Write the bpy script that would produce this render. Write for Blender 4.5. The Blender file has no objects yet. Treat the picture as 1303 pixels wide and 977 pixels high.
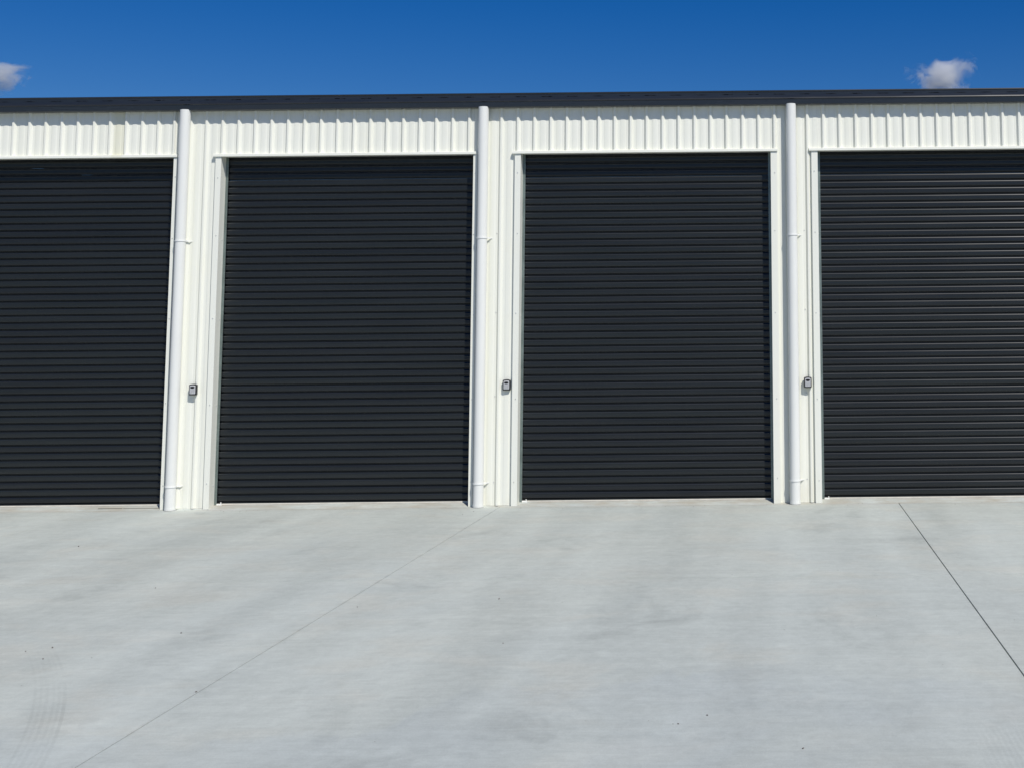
import bpy, bmesh, math, random
from mathutils import Vector, Matrix
R = math.radians
rnd = random.Random(7)
sc = bpy.context.scene
col = sc.collection

# ------------------------------------------------------------------ camera
PITCH, ROLL = R(6.31), R(0.58)
cd = bpy.data.cameras.new('camera'); cam = bpy.data.objects.new('camera', cd); col.objects.link(cam)
fw = Vector((0, math.cos(PITCH), math.sin(PITCH))); up0 = Vector((0, -math.sin(PITCH), math.cos(PITCH))); r0 = Vector((1, 0, 0))
rt = r0*math.cos(ROLL) - up0*math.sin(ROLL); up = up0*math.cos(ROLL) + r0*math.sin(ROLL)
m = Matrix((rt, up, -fw)).transposed().to_4x4(); m.translation = Vector((0, -16.069, 1.982))
cam.matrix_world = m
cd.sensor_width = 36; cd.sensor_fit = 'HORIZONTAL'; cd.lens = 1679/1303*36
cd.shift_x = (651.5-988)/1303; cd.shift_y = -(488.5-242)/1303
cd.clip_start = .05; cd.clip_end = 20000
sc.camera = cam

# ------------------------------------------------------------------ sky and sun
SUN = Vector((.67, -1.0, 1.48)).normalized()
elev = math.asin(SUN.z); azim = math.atan2(SUN.x, SUN.y)
w = bpy.data.worlds.new('World'); sc.world = w; w.use_nodes = True
nt = w.node_tree; nt.nodes.clear()
sky = nt.nodes.new('ShaderNodeTexSky'); sky.sky_type = 'NISHITA'; sky.sun_disc = False
sky.sun_elevation = elev; sky.sun_rotation = azim
sky.altitude = 0; sky.air_density = 1.0; sky.dust_density = 0.0; sky.ozone_density = 6.0
bg = nt.nodes.new('ShaderNodeBackground'); bg.inputs[1].default_value = .068
wo = nt.nodes.new('ShaderNodeOutputWorld')
hs = nt.nodes.new('ShaderNodeHueSaturation'); hs.inputs['Saturation'].default_value = 1.40; hs.inputs['Hue'].default_value = .516
nt.links.new(sky.outputs[0], hs.inputs['Color']); nt.links.new(hs.outputs[0], bg.inputs[0]); nt.links.new(bg.outputs[0], wo.inputs[0])
sl = bpy.data.lights.new('sun', 'SUN'); sl.energy = 4.3; sl.angle = R(.5); sl.color = (1, .965, .91)
so = bpy.data.objects.new('sun', sl); col.objects.link(so)
so.rotation_euler = (-SUN).to_track_quat('-Z', 'Y').to_euler(); so.location = SUN*60
vs = sc.view_settings; vs.view_transform = 'Standard'; vs.look = 'None'; vs.exposure = 0; vs.gamma = 1; vs.use_curve_mapping = False

# ------------------------------------------------------------------ helpers
def link(name, me, mat=None, parent=None, smooth=False):
    if mat and not me.materials: me.materials.append(mat)
    o = bpy.data.objects.new(name, me); col.objects.link(o)
    if parent: o.parent = parent
    if smooth:
        for p in me.polygons: p.use_smooth = True
    return o
def mesh(name, v, f):
    me = bpy.data.meshes.new(name); me.from_pydata(v, [], f); me.update(); return me
def boxes(name, lst, bevel=0):
    bm = bmesh.new()
    for (x0, x1, y0, y1, z0, z1) in lst:
        mt = Matrix.Translation(((x0+x1)/2, (y0+y1)/2, (z0+z1)/2)) @ Matrix.Diagonal((x1-x0, y1-y0, z1-z0, 1))
        bmesh.ops.create_cube(bm, size=1, matrix=mt)
    if bevel: bmesh.ops.bevel(bm, geom=bm.edges[:], offset=bevel, segments=1, affect='EDGES')
    me = bpy.data.meshes.new(name); bm.to_mesh(me); bm.free(); return me
def extrude_x(name, prof, x0, x1, closed=True, caps=True):
    """profile of (y, z) points swept along x"""
    n = len(prof); v = [(x0, y, z) for y, z in prof] + [(x1, y, z) for y, z in prof]
    f = [(i, (i+1) % n, n+(i+1) % n, n+i) for i in range(n if closed else n-1)]
    if closed and caps: f += [tuple(range(n-1, -1, -1)), tuple(range(n, 2*n))]
    return mesh(name, v, f)
def extrude_z(name, prof, z0, z1, closed=True):
    n = len(prof); v = [(x, y, z0) for x, y in prof] + [(x, y, z1) for x, y in prof]
    f = [(i, (i+1) % n, n+(i+1) % n, n+i) for i in range(n if closed else n-1)]
    if closed: f += [tuple(range(n-1, -1, -1)), tuple(range(n, 2*n))]
    return mesh(name, v, f)
def empty(name, loc, label=None, cat=None, group=None):
    o = bpy.data.objects.new(name, None); o.empty_display_size = .2; o.location = loc; col.objects.link(o)
    if label: o['label'] = label
    if cat: o['category'] = cat
    if group: o['group'] = group
    return o

class N:
    """tiny node-graph helper"""
    def __init__(s, name):
        s.m = bpy.data.materials.new(name); s.m.use_nodes = True; s.t = s.m.node_tree; s.t.nodes.clear()
        s.out = s.t.nodes.new('ShaderNodeOutputMaterial')
        s.co = s.t.nodes.new('ShaderNodeTexCoord')
        s.pos = s.t.nodes.new('ShaderNodeNewGeometry').outputs['Position']
    def link(s, a, b): s.t.links.new(a, b)
    def put(s, sock, v):
        if hasattr(v, 'is_linked'): s.link(v, sock)
        elif isinstance(v, (tuple, list)) and len(v) == 3 and sock.type == 'RGBA': sock.default_value = (*v, 1)
        else: sock.default_value = v
    def math(s, op, a, b=0, c=0, clamp=False):
        n = s.t.nodes.new('ShaderNodeMath'); n.operation = op; n.use_clamp = clamp
        s.put(n.inputs[0], a); s.put(n.inputs[1], b); s.put(n.inputs[2], c); return n.outputs[0]
    def mapc(s, scale=(1, 1, 1), loc=(0, 0, 0), src=None):
        n = s.t.nodes.new('ShaderNodeMapping'); n.inputs['Scale'].default_value = scale; n.inputs['Location'].default_value = loc
        s.link(src or s.co.outputs['Object'], n.inputs[0]); return n.outputs[0]
    def noise(s, vec, scale=1, detail=3, rough=.5, dist=0):
        n = s.t.nodes.new('ShaderNodeTexNoise'); s.link(vec, n.inputs['Vector'])
        n.inputs['Scale'].default_value = scale; n.inputs['Detail'].default_value = detail
        n.inputs['Roughness'].default_value = rough; n.inputs['Distortion'].default_value = dist; return n.outputs[0]
    def rng(s, v, a, b, c=0, d=1, smooth=False):
        n = s.t.nodes.new('ShaderNodeMapRange'); n.interpolation_type = 'SMOOTHSTEP' if smooth else 'LINEAR'
        s.put(n.inputs[0], v)
        for i, q in enumerate((a, b, c, d)): n.inputs[i+1].default_value = q
        return n.outputs[0]
    def mix(s, f, a, b, mode='MIX'):
        n = s.t.nodes.new('ShaderNodeMix'); n.data_type = 'RGBA'; n.blend_type = mode
        s.put(n.inputs[0], f); s.put(n.inputs[6], a); s.put(n.inputs[7], b); return n.outputs[2]
    def xyz(s, src=None):
        n = s.t.nodes.new('ShaderNodeSeparateXYZ'); s.link(src or s.co.outputs['Object'], n.inputs[0]); return n.outputs
    def bump(s, h, strength=.2, dist=.01):
        n = s.t.nodes.new('ShaderNodeBump'); n.inputs['Strength'].default_value = strength; n.inputs['Distance'].default_value = dist
        s.put(n.inputs['Height'], h); return n.outputs[0]
    def bsdf(s, color, rough=.5, metal=0, spec=.5, normal=None, coat=0):
        b = s.t.nodes.new('ShaderNodeBsdfPrincipled')
        s.put(b.inputs['Base Color'], color); s.put(b.inputs['Roughness'], rough); b.inputs['Metallic'].default_value = metal
        b.inputs['Specular IOR Level'].default_value = spec
        if coat: b.inputs['Coat Weight'].default_value = coat; b.inputs['Coat Roughness'].default_value = .2
        if normal: s.link(normal, b.inputs['Normal'])
        s.link(b.outputs[0], s.out.inputs[0]); return s.m

# ------------------------------------------------------------------ materials
def mat_white(name='white_cladding', c=(.805, .805, .716)):
    n = N(name)
    streak = n.noise(n.mapc((9, 9, .35)), 1.0, 3, .55)
    blot = n.noise(n.mapc((1.6, 1.6, 1.2)), 1.0, 4, .6)
    z = n.xyz()[2]
    dirt = n.math('MULTIPLY', n.rng(z, .55, 0, 0, 1, True), n.rng(n.noise(n.mapc((5, 5, 2.2)), 1, 4, .6), .42, .7))
    cc = n.mix(n.rng(streak, .45, .75, 0, .32), c, (c[0]*.93, c[1]*.925, c[2]*.87))
    cc = n.mix(n.rng(blot, .55, .8, 0, .22), cc, (c[0]*.96, c[1]*.94, c[2]*.82))
    cc = n.mix(n.math('MULTIPLY', dirt, .35), cc, (.62, .59, .48))
    px_ = n.xyz()[0]
    st = n.math('MULTIPLY', n.rng(px_, -8.17, -8.14, 0, 1, True), n.rng(px_, -8.03, -8.0, 1, 0, True))
    st = n.math('MULTIPLY', n.math('MULTIPLY', st, n.rng(z, 4.2, 4.25)), n.rng(blot, .3, .6, .3, .8))
    cc = n.mix(st, cc, (.72, .70, .52))
    oil = n.noise(n.mapc((3.5, 3.5, 1.1)), 1, 2, .4)
    return n.bsdf(cc, n.rng(blot, .3, .7, .38, .52), 0, .45, n.bump(oil, .12, .02))
def mat_simple(name, c, rough, metal=0, spec=.5, var=.12, scale=(6, 6, 6)):
    n = N(name)
    v = n.noise(n.mapc(scale, src=n.pos), 1, 4, .6)
    cc = n.mix(n.rng(v, .3, .7), tuple(x*(1-var) for x in c), tuple(min(1, x*(1+var)) for x in c))
    return n.bsdf(cc, n.rng(v, .3, .7, max(.02, rough-.06), rough+.06), metal, spec)
def mat_door():
    n = N('charcoal_door_steel')
    v = n.noise(n.mapc((.7, 3, 9), src=n.pos), 1, 4, .6)
    info = n.t.nodes.new('ShaderNodeObjectInfo')
    dust = n.noise(n.mapc((22, 22, 60), src=n.pos), 1, 3, .7)
    cc = n.mix(n.rng(v, .3, .7), (.0105, .0125, .0145), (.0145, .0168, .0190))
    cc = n.mix(n.rng(dust, .58, .8, 0, .25), cc, (.034, .036, .036))
    hue = n.mix(n.math('MULTIPLY', info.outputs['Random'], .25), cc, (.019, .024, .0225))
    return n.bsdf(hue, n.rng(v, .3, .7, .27, .34), 0, .40, n.bump(n.noise(n.mapc((1.3, 4, 14), src=n.pos), 1, 2, .5), .06, .01))
def mat_concrete():
    n = N('pale_concrete')
    x, y, z = n.xyz()
    A, B, W = (.452, .480, .438), (.433, .464, .430), (.470, .476, .420)
    streak = n.noise(n.mapc((1.35, .15, 1)), 1, 2, .5, .2)              # long trowel and bleed streaks out from the wall
    blob = n.noise(n.mapc((.42, .3, 1), (3.1, 1.7, 0)), 1, 5, .55, .5)
    mid = n.noise(n.mapc((1.1, 1.4, 1), (9, 4, 0)), 1, 5, .6, .4)
    cross = n.noise(n.mapc((.5, 4.2, 1)), 1, 4, .6, .15)                   # streaks parallel to the wall
    broom = n.noise(n.mapc((3.2, 50, 1)), 1, 3, .65)
    grain = n.noise(n.mapc((1, 1, 1)), 190, 2, .7)
    cc = n.mix(n.rng(blob, .40, .62, 0, 1, True), A, B)
    cc = n.mix(n.rng(mid, .48, .68, 0, .55, True), cc, W)
    # darker damp-looking lobes in the foreground
    cr = n.t.nodes.new('ShaderNodeValToRGB'); cr.color_ramp.interpolation = 'B_SPLINE'
    edge = [(-5.2, -9.2), (-4.0, -8.9), (-3.0, -9.2), (-2.42, -9.0), (-2.07, -9.1), (-1.95, -8.55), (-1.78, -8.2), (-1.5, -8.2), (-1.2, -8.4), (-.9, -8.0), (-.3, -7.75), (.05, -7.6), (.6, -8.0), (1.4, -8.3), (2.8, -7.9)]
    els = cr.color_ramp.elements
    while len(els) < len(edge): els.new(.5)
    for e, (ex, ey) in zip(els, edge):
        e.position = (ex+5.2)/8.0; q = (ey+10)/4.0; e.color = (q, q, q, 1)
    n.link(n.rng(x, -5.2, 2.8), cr.inputs[0])
    yb = n.math('ADD', n.math('MULTIPLY', cr.outputs[0], 4.0), -10.0)
    wob = n.rng(n.noise(n.mapc((3.5, 2.2, 1), (2, 2, 0)), 1, 6, .65, .5), .25, .75, -.28, .28)
    lob = n.math('SUBTRACT', n.math('ADD', yb, wob), y)
    inner = n.rng(n.noise(n.mapc((.9, .6, 1), (4, 7, 0)), 1, 4, .6, .6), .35, .6, .35, 1.0)
    cc = n.mix(n.math('MULTIPLY', n.rng(lob, -.03, .22, 0, .62, True), inner), cc, (.402, .438, .424))
    val = n.math('ADD', n.rng(streak, .32, .68, -.085, .085), n.rng(cross, .3, .7, -.04, .04))
    val = n.math('ADD', val, n.rng(broom, .25, .75, -.028, .028))
    val = n.math('ADD', val, n.rng(grain, .25, .75, -.10, .10))
    blotch = n.noise(n.mapc((2.6, 1.7, 1), (4, 9, 0)), 1, 7, .62, .9)
    val = n.math('ADD', val, n.rng(blotch, .3, .7, -.035, .035))
    swirl = n.noise(n.mapc((7, 5, 1), (1, 3, 0)), 1, 5, .6, 1.4)
    val = n.math('ADD', val, n.rng(swirl, .3, .7, -.022, .022))
    fine = n.noise(n.mapc((13, 9, 1), (8, 5, 0)), 1, 8, .72, .4)
    val = n.math('ADD', val, n.rng(fine, .3, .7, -.065, .065))
    trowel = n.noise(n.mapc((5, 26, 1), (3, 1, 0)), 1, 6, .7, .6)
    val = n.math('ADD', val, n.rng(trowel, .3, .7, -.045, .045))
    val = n.math('ADD', val, n.rng(n.noise(n.mapc((1, 1, 1)), 75, 3, .7), .3, .7, -.05, .05))
    val = n.math('ADD', val, 1.0)
    dark = n.rng(n.noise(n.mapc((1.1, .9, 1), (5, 2, 0)), 1, 6, .6, .8), .57, .72, 0, .12, True)
    val = n.math('SUBTRACT', val, dark)
    # fine scattered stains
    sp = n.noise(n.mapc((5, 10, 1), (2, 8, 0)), 1, 4, .65, .3)
    val = n.math('SUBTRACT', val, n.rng(sp, .70, .80, 0, .16, True))
    # tyre marks: three arcs of one turning circle, and a patch of tread print
    def arc(cx, cy, r, wd, k, src):
        dx = n.math('SUBTRACT', x, cx); dy = n.math('SUBTRACT', y, cy)
        d = n.math('SQRT', n.math('ADD', n.math('MULTIPLY', dx, dx), n.math('MULTIPLY', dy, dy)))
        d = n.math('ABSOLUTE', n.math('SUBTRACT', d, r))
        return n.math('MULTIPLY', n.rng(d, wd*.5, wd, k, 0, True), src)
    brk = n.rng(n.noise(n.mapc((1.3, 1.3, 1), (0, 3, 0)), 1, 3, .5), .30, .5)
    fade = n.math('MULTIPLY', n.rng(y, -6.9, -8.2), n.rng(x, -2.9, -3.5))
    am = n.math('MULTIPLY', brk, fade)
    for rr, wd, k in ((11.0, .012, .095), (10.972, .009, .045), (10.945, .009, .05), (10.91, .012, .06), (10.88, .009, .04), (10.85, .010, .055), (10.92, .11, .04)):
        val = n.math('SUBTRACT', val, arc(-13.80, -13.44, rr, wd, k, am))
    wv = n.t.nodes.new('ShaderNodeTexWave'); wv.inputs['Scale'].default_value = 9; wv.inputs['Distortion'].default_value = 2.5; wv.inputs['Detail'].default_value = 2
    n.link(n.mapc((1.2, -.75, 1)), wv.inputs[0])
    tp = n.math('MULTIPLY', n.rng(y, -9.0, -9.25, 0, 1, True), n.rng(x, .88, 1.04, 0, 1, True))
    val = n.math('SUBTRACT', val, n.math('MULTIPLY', n.math('MULTIPLY', wv.outputs[1], tp), .05))
    # grime and chipping along the joints
    jn = n.rng(n.noise(n.mapc((14, 3.2, 1), (6, 2, 0)), 1, 4, .65), .48, .66)
    for jx, k in ((-3.328, .10), (1.417, .08), (-8.08, .07)):
        dj = n.math('ABSOLUTE', n.math('SUBTRACT', x, jx))
        val = n.math('SUBTRACT', val, n.math('MULTIPLY', n.rng(dj, .004, .035, k, 0, True), jn))
    dj = n.math('ABSOLUTE', n.math('SUBTRACT', y, -4.81))
    val = n.math('SUBTRACT', val, n.rng(dj, .006, .03, .07, 0, True))
    cc = n.mix(1.0, cc, val, 'MULTIPLY')
    # soil carried to the door line
    soil = n.math('MULTIPLY', n.rng(y, -.30, .05, 0, 1, True), n.rng(n.noise(n.mapc((2.2, 6, 1)), 1, 5, .65), .38, .62))
    cc = n.mix(n.math('MULTIPLY', soil, .85), cc, (.37, .34, .275))
    # pale laitance skirt round the piers
    lait = n.math('MULTIPLY', n.rng(y, -.55, -.15, 0, 1, True), n.rng(n.noise(n.mapc((1.2, 4, 1), (7, 1, 0)), 1, 4, .6), .52, .66))
    cc = n.mix(n.math('MULTIPLY', lait, .35), cc, (.52, .53, .51))
    h = n.math('ADD', n.math('MULTIPLY', broom, .6), n.math('MULTIPLY', grain, .5))
    return n.bsdf(cc, n.rng(blob, .3, .7, .78, .9), 0, .3, n.bump(h, .22, .004))

M = dict(
    white=mat_white(), trim=mat_white('white_flashing', (.805, .805, .716)),
    pipe=mat_simple('downpipe_paint', (.752, .755, .712), .34, 0, .5, .03, (4, 4, .8)),
    clip=mat_simple('bracket_white', (.82, .82, .78), .35, 0, .5, .02),
    dark=mat_simple('charcoal_gutter_steel', (.019, .0222, .027), .26, 0, .55, .10, (.8, 9, 9)),
    door=mat_door(),
    galv=mat_simple('galvanised_steel', (.20, .24, .225), .45, .7, .5, .2, (14, 14, 5)),
    strip=mat_simple('pale_seal_strip', (.66, .63, .55), .6, 0, .4, .12, (8, 8, 8)),
    concrete=mat_concrete(),
    earth=mat_simple('joint_and_earth', (.085, .08, .07), .95, 0, .2, .3, (2, 2, 2)),
    blackp=mat_simple('black_rubber', (.022, .022, .024), .5, 0, .4, .15, (30, 30, 30)),
    silver=mat_simple('silver_cover', (.50, .50, .50), .45, .15, .5, .08, (60, 60, 60)),
    hole=mat_simple('finger_scoop_black', (.008, .008, .009), .55, 0, .3, .1),
    screw=mat_simple('screw_head', (.62, .62, .59), .4, .2, .5, .1, (40, 40, 40)),
    grit=mat_simple('dark_grit', (.15, .14, .125), .9, 0, .3, .4, (50, 50, 50)),
)

# ------------------------------------------------------------------ ground and concrete apron
g = link('ground', mesh('ground', [(-900, -900, -.06), (900, -900, -.06), (900, 900, -.06), (-900, 900, -.06)], [(0, 1, 2, 3)]), M['earth'])
g['kind'] = 'structure'
apron = empty('concrete_apron', (0, 0, 0)); apron['kind'] = 'structure'
# joints: x position and width
XJ = [(-17.56, .004), (-12.82, .004), (-8.08, .0035), (-3.328, .0055), (1.417, .0085), (6.17, .006), (10.92, .004), (15.7, .004)]
YJ = [(-28.8, .004), (-24.0, .004), (-19.2, .004), (-14.4, .004), (-9.95, .004), (-4.81, .006), (-.052, .003)]
def slab(x0, x1, y0, y1, z1=0.0):
    return boxes('slab', [(x0, x1, y0, y1, -.055, z1)], .0015)
for (xa, wa), (xb, wb) in zip(XJ[:-1], XJ[1:]):
    for (ya, va), (yb, vb) in zip(YJ[:-1], YJ[1:]):
        o = link('slab', slab(xa+wa/2, xb-wb/2, ya+va/2, yb-vb/2), M['concrete'], apron)
BX0, BX1, BD = -14.72, 7.93, 14.0                       # building extent
SILL = .034
sl_ = link('floor_slab', extrude_x('floor_slab', [(-.050, -.055), (-.050, -.001), (-.040, .001), (.035, .020), (.090, SILL), (.60, SILL), (.60, -.055)], BX0, BX1), M['concrete'], apron)
o = link('expansion_strip', boxes('strip', [(-8.15, -7.86, .018, .030, .0155, .0205), (-7.85, -7.42, .017, .028, .0155, .0195)]), M['earth'], apron)
o = link('loose_grit', None or mesh('tmp', [], []), None, apron)
bm = bmesh.new()
spots = [(-6.89, -2.81, .012), (-5.08, -5.06, .009), (-4.115, -6.74, .009), (-4.78, -7.14, .011), (-4.67, -7.45, .008), (-3.337, -8.28, .010),
         (-2.16, -5.66, .012), (-1.824, -7.14, .006), (-.393, -8.85, .009), (-.534, -9.0, .008), (.102, -9.43, .009), (-3.17, -5.91, .007),
         (-3.55, -.45, .008), (-3.62, -.70, .007), (-4.9, -7.24, .008)]
spots += [(rnd.uniform(-8, 3), rnd.uniform(-9.5, -.2), rnd.uniform(.002, .004)) for _ in range(70)]
spots += [(rnd.uniform(-8, 3.4), -abs(rnd.gauss(0, .12))-.06, rnd.uniform(.003, .006)) for _ in range(50)]
for (gx, gy, s) in spots:
    mt = Matrix.Translation((gx, gy, s*.3)) @ Matrix.Rotation(rnd.uniform(0, 6.28), 4, 'Z') @ Matrix.Diagonal((s*rnd.uniform(.7, 1.1), s*rnd.uniform(.4, .7), s*.45, 1))
    bmesh.ops.create_icosphere(bm, subdivisions=1, radius=1, matrix=mt)
for v in bm.verts: v.co += Vector((rnd.uniform(-1, 1), rnd.uniform(-1, 1), rnd.uniform(-.3, .3)))*.0015
bm.to_mesh(o.data); bm.free(); o.data.materials.append(M['grit']); o['kind'] = 'stuff'

# ------------------------------------------------------------------ the shed
shed = empty('storage_shed', (0, 0, 0), 'long white ribbed metal storage shed with charcoal roller doors and gutter', 'building')
# openings: inner left, inner right, flashing outer left, outer right
DOORS = [(-14.15, -11.05, -14.22, -10.995), (-10.48, -7.386, -10.55, -7.342), (-6.803, -3.712, -6.873, -3.662),
         (-3.131, -.067, -3.203, .014), (.508, 3.60, .432, 3.66), (4.22, 7.29, 4.15, 7.35)]
HEAD = 4.238; EAVE = 4.86; RIB_H = .029
anc = [(-30, -15.38), (0, -9.395), (4, -8.60), (10, -7.411), (14, -6.62), (28, -3.783), (30, -3.386), (33, -2.777), (47, -.028), (49, .375), (51, .772), (58, 2.172), (62, 2.983), (90, 8.6)]
def ribx(i):
    for (a, xa), (b, xb) in zip(anc[:-1], anc[1:]):
        if a <= i <= b: return xa + (xb-xa)*(i-a)/(b-a)
RIBS = [ribx(i) for i in range(-30, 91)]
def clad_profile(x0, x1):
    """(x, y) polyline of the ribbed sheet, cut to x0..x1"""
    pts = []
    for a, b in zip(RIBS[:-1], RIBS[1:]):
        pts += [(a-.022, 0), (a, -RIB_H), (a+.020, -RIB_H), (a+.042, 0)]
        s, e = a+.042, b-.022
        for t, h in ((.22, 0), (.32, .0035), (.46, .0045), (.54, .0045), (.68, .0035), (.78, 0)): pts.append((s+(e-s)*t, -h))
    out = []
    for p, q in zip(pts[:-1], pts[1:]):
        if q[0] <= x0 or p[0] >= x1: continue
        def at(x): return (x, p[1]+(q[1]-p[1])*(x-p[0])/(q[0]-p[0]))
        if not out: out.append(at(x0) if p[0] < x0 else p)
        out.append(at(x1) if q[0] > x1 else q)
    return out
def sheet(x0, x1, z0, z1):
    p = clad_profile(x0, x1)
    back = [(x, y+.0012) for x, y in reversed(p)]
    n = len(p); nz = 2
    v = [(x, y, z) for z in (z0, z1) for x, y in p] + [(x, y+.0012, z) for z in (z0, z1) for x, y in p]
    f = [(i, i+1, n+i+1, n+i) for i in range(n-1)] + [(2*n+i+1, 2*n+i, 3*n+i, 3*n+i+1) for i in range(n-1)]
    f += [(i+1, i, 2*n+i, 2*n+i+1) for i in range(n-1)]
    return link('wall_sheet', mesh('wall_sheet', v, f), M['white'], shed)
edges = [BX0] + [e for d in DOORS for e in (d[0], d[1])] + [BX1]
for k in range(0, len(edges), 2): sheet(edges[k], edges[k+1], .012, EAVE)
for d in DOORS: sheet(d[0]+.001, d[1]-.001, HEAD+.012, EAVE)

# roof and closed rear and side walls
SL = math.tan(R(3))
rp = clad_profile(BX0-.05, BX1+.05); n = len(rp)
rv = [(x, yy, 4.935-h*1.0+(yy+.05)*SL) for yy in (-.05, BD+.15) for x, h in rp]
link('roof', mesh('roof', rv, [(i+1, i, n+i, n+i+1) for i in range(n-1)]), M['dark'], shed)
zb = 4.90+(BD+.05)*SL
link('side_wall', mesh('side_wall', [(BX0, 0, .01), (BX0, BD, .01), (BX0, BD, zb), (BX0, 0, 4.90)], [(0, 1, 2, 3)]), M['white'], shed)
link('side_wall', mesh('side_wall', [(BX1, 0, .01), (BX1, BD, .01), (BX1, BD, zb), (BX1, 0, 4.90)], [(3, 2, 1, 0)]), M['white'], shed)
link('rear_wall', mesh('rear_wall', [(BX0, BD, .01), (BX1, BD, .01), (BX1, BD, zb), (BX0, BD, zb)], [(0, 1, 2, 3)]), M['white'], shed)

# gutter with overflow slots
GB = 4.800
gp = [(-.004, GB+.180), (-.004, GB+.006), (-.012, GB), (-.102, GB), (-.109, GB+.006), (-.111, GB+.066), (-.118, GB+.072), (-.1205, GB+.0755),
      (-.116, GB+.0875), (-.109, GB+.092), (-.106, GB+.124), (-.106, GB+.132), (-.106, GB+.156), (-.111, GB+.161), (-.116, GB+.168), (-.114, GB+.175),
      (-.106, GB+.178), (-.097, GB+.175), (-.095, GB+.166)]
xs = [BX0-.08]; slot = []
xq = -14.6
while xq < BX1-.1:
    xs += [xq, xq+.13]; slot.append(len(xs)-2); xq += .317
xs.append(BX1+.08)
v = [(x, y, z) for x in xs for y, z in gp]; ng = len(gp); f = []
for i in range(len(xs)-1):
    for j in range(ng-1):
        if i in slot and j == 10: continue
        f.append((i*ng+j, i*ng+j+1, (i+1)*ng+j+1, (i+1)*ng+j))
gut = link('gutter', mesh('gutter', v, f), M['dark'], shed)
for s in (0, len(xs)-1):
    x = xs[s]
    link('end_cap', mesh('end_cap', [(x, y, z) for y, z in gp], [tuple(range(ng))]), M['dark'], gut)

# shared small meshes
bm = bmesh.new(); bmesh.ops.create_cone(bm, cap_ends=True, segments=6, radius1=.0075, radius2=.0055, depth=.006, matrix=Matrix.Rotation(R(90), 4, 'X'))
SCREW = bpy.data.meshes.new('screw'); bm.to_mesh(SCREW); bm.free(); SCREW.materials.append(M['screw'])
def screw(parent, x, y, z):
    o = link('screw', SCREW, None, parent); o.location = (x, y-.003, z); o.rotation_euler.y = rnd.uniform(0, 1)

# roller door slat profile: (depth, height)
PT = .0866
SP = [(.0260, 0), (.0260, .0075), (.0240, .0095), (.0070, .0122), (.0040, .0145), (.0026, .0190), (.0022, .0300), (.0022, .0480), (.0024, .0550), (.0030, .0575), (.0022, .0595),
      (.0006, .0610), (0, .0625), (.0004, .0645), (.0018, .0685), (.0036, .0730), (.0054, .0770), (.0085, .0788), (.0150, .0798), (.0240, .0804), (.0260, .0814), (.0260, PT-.0006)]
def slat_mesh():
    nx = 2; pr = SP
    v = [(x, y, z) for x in (-.5, .5) for y, z in pr]; n = len(pr)
    v += [(x, y+.0011, z) for x in (-.5, .5) for y, z in pr]
    f = [(i+1, i, n+i, n+i+1) for i in range(n-1)] + [(2*n+i, 2*n+i+1, 3*n+i+1, 3*n+i) for i in range(n-1)]
    me = mesh('slat', v, f); me.materials.append(M['door'])
    for p in me.polygons: p.use_smooth = True
    return me
SLAT = slat_mesh()
DY = .126; NS = 51

def jamb(xi, xo, side):
    """folded white flashing: face proud of the ribs, returning into the opening"""
    s = side                                             # +1: opening lies to the right of the flashing
    prof = [(xo, -.001), (xo, -.036), (xi, -.036), (xi, .113), (xi-s*.0015, .113), (xi-s*.0015, -.0345), (xo+s*.0015, -.0345), (xo+s*.0015, -.001)]
    o = link('jamb_flashing', extrude_z('jamb_flashing', prof, .004, HEAD+(.006 if s > 0 else .004)), M['trim'], shed)
    xm = (xi+xo)/2
    for z in (.29, 1.25, 2.27, 3.25, 3.98): screw(o, xm+rnd.uniform(-.008, .008), -.036, z+rnd.uniform(-.02, .02))
    for z in (.27, 1.22, 2.25, 3.22):
        if s > 0:
            q = link('screw', SCREW, None, o); q.location = (xi+.003, .07, z); q.rotation_euler.z = R(90)
    return o

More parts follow.
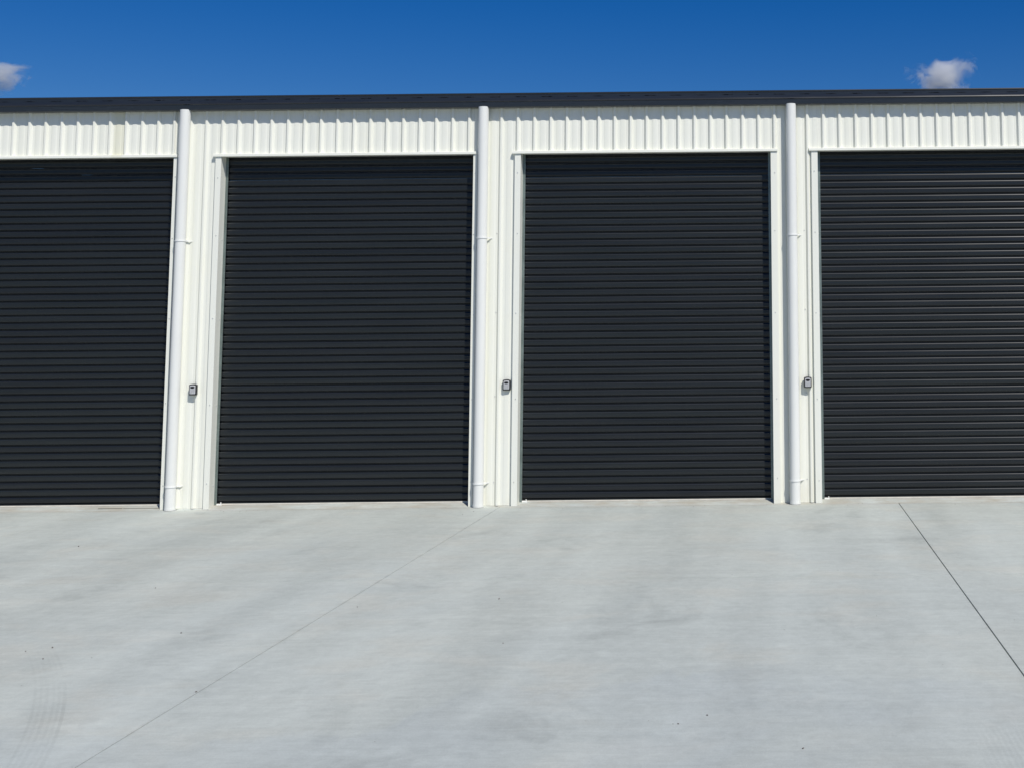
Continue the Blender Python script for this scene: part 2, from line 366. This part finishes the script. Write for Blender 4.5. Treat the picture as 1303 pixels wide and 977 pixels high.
for di, (xl, xr, ol, orr) in enumerate(DOORS):
    jamb(xl, ol, 1); jamb(xr, orr, -1)
    # head flashing: sloped drip lip with a turned-back soffit
    hx0, hx1 = ol-.030, orr+.004
    hp = [(-.001, HEAD+.034), (-.034, HEAD+.030), (-.050, HEAD+.024), (-.052, HEAD-.004), (-.047, HEAD-.008), (-.045, HEAD+.004), (.120, HEAD+.004), (.120, HEAD+.010), (-.001, HEAD+.010)]
    hf = link('head_flashing', extrude_x('head_flashing', hp, hx0, hx1), M['trim'], shed)
    door = empty('roller_door', ((xl+xr)/2, DY, 0)); door.parent = shed
    wid = xr-xl-.045
    z0 = SILL+.030
    for k in range(NS):
        s = link('slat', SLAT, None, door)
        s.location = (rnd.uniform(-.001, .001), rnd.uniform(-.0006, .0006), z0+k*PT)
        s.scale = (wid, 1, 1)
        s.rotation_euler = (R(rnd.gauss(0, .35)) - (R(3.2) if (di, k) == (4, 35) else 0), 0, 0)
    link('bottom_rail', boxes('bottom_rail', [(-wid/2, wid/2, .004, .040, SILL+.0165, SILL+.0295)], .0015), M['door'], door)
    link('seal_strip', boxes('seal_strip', [(-wid/2+.004, wid/2-.004, -.006, .030, SILL+.0005, SILL+.016)], .002), M['strip'], door)
    for s in (-1, 1):
        x = s*(xr-xl)/2
        a, b = (x, x+.034) if s < 0 else (x-.034, x)
        link('guide_track', boxes('guide_track', [(a+.001, b-.001, -.016, -.012, SILL+.001, HEAD+.15), (a+.001, b-.001, .030, .034, SILL+.001, HEAD+.15),
             ((a+.001) if s < 0 else b-.005, (a+.005) if s < 0 else b-.001, -.0115, .0295, SILL+.001, HEAD+.15)]), M['galv'], door)
    if 1 <= di:
        lt = link('door_stop', boxes('door_stop', [(-wid/2+.01, -wid/2+.070, -.028, -.008, SILL-.002, SILL+.016), (-wid/2+.056, -wid/2+.066, -.026, -.009, SILL+.0165, SILL+.034)], .002), M['clip'], door)

# downpipes with brackets
PR = .0625; PY = -.078
def tube(z0, z1, r, seg=28, thick=.004):
    bm = bmesh.new()
    def ring(rr, z): return [bm.verts.new((rr*math.cos(2*math.pi*i/seg), rr*math.sin(2*math.pi*i/seg), z)) for i in range(seg)]
    for (ra, za), (rb, zb_) in (((r, z0), (r, z1)), ((r, z1), (r-thick, z1)), ((r-thick, z1), (r-thick, z0)), ((r-thick, z0), (r, z0))):
        A, B = ring(ra, za), ring(rb, zb_)
        for i in range(seg): bm.faces.new((A[i], A[(i+1) % seg], B[(i+1) % seg], B[i]))
    me = bpy.data.meshes.new('tube'); bm.to_mesh(me); bm.free(); return me
def smooth_sides(me):
    for p in me.polygons: p.use_smooth = abs(p.normal.z) < .5
PIPE_X = [-10.90, -7.246, -3.584, .187, 3.90]
for px_ in PIPE_X:
    dp = empty('downpipe', (px_, PY, 0)); dp.parent = shed
    me = tube(.004, GB+.010, PR); smooth_sides(me); link('pipe', me, M['pipe'], dp)
    me = tube(.004, .034, PR+.003); smooth_sides(me); link('base_collar', me, M['pipe'], dp)
    for bz in (.278, 3.20):
        me = tube(bz-.009, bz+.009, PR+.006, 28, .005); smooth_sides(me)
        br = link('bracket', me, M['clip'], dp)
        # wing reaching back to the wall on the right, and a short lug on the left
        link('lug', mesh('lug', [(PR-.012, .02, bz-.009), (PR+.050, .072, bz-.004), (PR+.050, .076, bz-.004), (PR-.012, .04, bz-.009),
                                 (PR-.012, .02, bz+.009), (PR+.050, .072, bz+.006), (PR+.050, .076, bz+.006), (PR-.012, .04, bz+.009)],
             [(0, 1, 2, 3), (7, 6, 5, 4), (0, 4, 5, 1), (1, 5, 6, 2), (2, 6, 7, 3), (3, 7, 4, 0)]), M['clip'], br)

# screws along the pier ribs
for x in (RIBS[30+12]-.01, RIBS[30+30]-.03, RIBS[30+49]-.04):
    for z in (.285, 1.30, 2.3, 3.26): screw(shed, x, -.001, z)

# ------------------------------------------------------------------ key lock boxes
def arch_prof(w, h, r, rise, n=6):
    """front outline (x, z): rounded rectangle with a slightly arched top"""
    pts = []
    for cx, cz, a0 in ((w/2-r, r, -90), (w/2-r, h-r-rise, 0), (-w/2+r, h-r-rise, 90), (-w/2+r, r, 180)):
        for i in range(n+1):
            a = R(a0+90*i/n); pts.append((cx+r*math.cos(a), cz+r*math.sin(a)))
        if a0 == 0:
            for t in (.25, .5, .75):
                x = (w/2-r)*(1-2*t); pts.append((x, h-rise+rise*(1-(2*t-1)**2)))
    return pts
def puck(name, out, y0, y1, bev, mat, parent):
    """solid plate with a chamfered front, outline in x/z, from back y0 to front y1 (y1 < y0)"""
    n = len(out); cz = sum(p[1] for p in out)/n; cx = sum(p[0] for p in out)/n
    hw = max(p[0] for p in out)-cx; hh = max(p[1] for p in out)-cz
    def sc_(p): return (cx+(p[0]-cx)*(hw-bev)/hw, cz+(p[1]-cz)*(hh-bev)/hh)
    v = [(x, y0, z) for x, z in out] + [(x, y1+bev, z) for x, z in out] + [(*(lambda q: (q[0], y1, q[1]))(sc_(p)),) for p in out]
    f = [(i, (i+1) % n, n+(i+1) % n, n+i) for i in range(n)] + [(n+i, n+(i+1) % n, 2*n+(i+1) % n, 2*n+i) for i in range(n)]
    f += [tuple(range(2*n, 3*n)), tuple(range(n-1, -1, -1))]
    return link(name, mesh(name, v, f), mat, parent)
def lock_box(x, y, z, label):
    t = empty('key_lock_box', (x, y, z), label, 'lock box', 'key lock boxes between the doors')
    puck('case', arch_prof(.092, .132, .012, .006), 0, -.036, .005, M['blackp'], t)
    cv = puck('cover', [(px_, pz+.012) for px_, pz in arch_prof(.068, .106, .009, .004)], -.0362, -.044, .003, M['silver'], t)
    sc_ = [((.026*math.cos(2*math.pi*i/20)), .094+.0165*math.sin(2*math.pi*i/20)*(1.0 if math.sin(2*math.pi*i/20) < 0 else .6)) for i in range(20)]
    puck('finger_scoop', sc_, -.0442, -.0458, .001, M['hole'], cv)
    for r_ in range(4):
        for c_ in range(3):
            bx_ = -.017+c_*.017; bz_ = .022+r_*.0138
            link('key_button', boxes('key_button', [(bx_-.006, bx_+.006, -.0462, -.0443, bz_-.0045, bz_+.0045)], .0008), M['silver'], cv)
    return t
lock_box(-7.035, -RIB_H-.001, 1.349, 'grey and black key lock box beside the leftmost downpipe')
lock_box(-3.272, -.006, 1.366, 'grey and black key lock box beside the middle downpipe')
lock_box(.354, -RIB_H-.001, 1.362, 'grey and black key lock box beside the rightmost downpipe')

# ------------------------------------------------------------------ clouds
def cloud(name, c, size, label, seed, dens):
    n = N('cloud_vapour_%d' % seed)
    gen = n.co.outputs['Object']
    ln = n.t.nodes.new('ShaderNodeVectorMath'); ln.operation = 'LENGTH'; n.link(gen, ln.inputs[0])
    nz = n.noise(n.mapc((1, 1, 1), (seed*3.3, seed*1.7, seed)), 2.3, 8, .66, .5)
    fall = n.rng(ln.outputs['Value'], .1, 1.0, .42, -.75)
    d = n.math('ADD', n.math('MULTIPLY', n.math('SUBTRACT', nz, .5), 2.6), fall)
    d = n.math('MULTIPLY', n.rng(d, 0, .45, 0, 1), dens)
    pv = n.t.nodes.new('ShaderNodeVolumePrincipled'); pv.inputs['Color'].default_value = (.965, .98, 1, 1)
    n.link(d, pv.inputs['Density']); pv.inputs['Anisotropy'].default_value = .2
    n.link(pv.outputs[0], n.out.inputs['Volume'])
    bm = bmesh.new(); bmesh.ops.create_icosphere(bm, subdivisions=4, radius=1)
    me = bpy.data.meshes.new(name); bm.to_mesh(me); bm.free()
    o = link(name, me, n.m); o.location = c; o.scale = size
    o['label'] = label; o['category'] = 'cloud'; o['group'] = 'small clouds above the roof line'
    return o
DC = 2500
C0 = Vector((0, -16, 2))
cloud('cloud', C0+Vector((.128, .984, .1925))*DC, (112, 80, 86), 'small wispy cloud above the roof towards the right', 5, .075)
cloud('cloud', C0+Vector((-.588, .984, .2017))*DC, (92, 66, 62), 'small faint cloud at the left edge of the sky', 8, .06)

sc.cycles.volume_bounces = 4
sc.cycles.max_bounces = 10
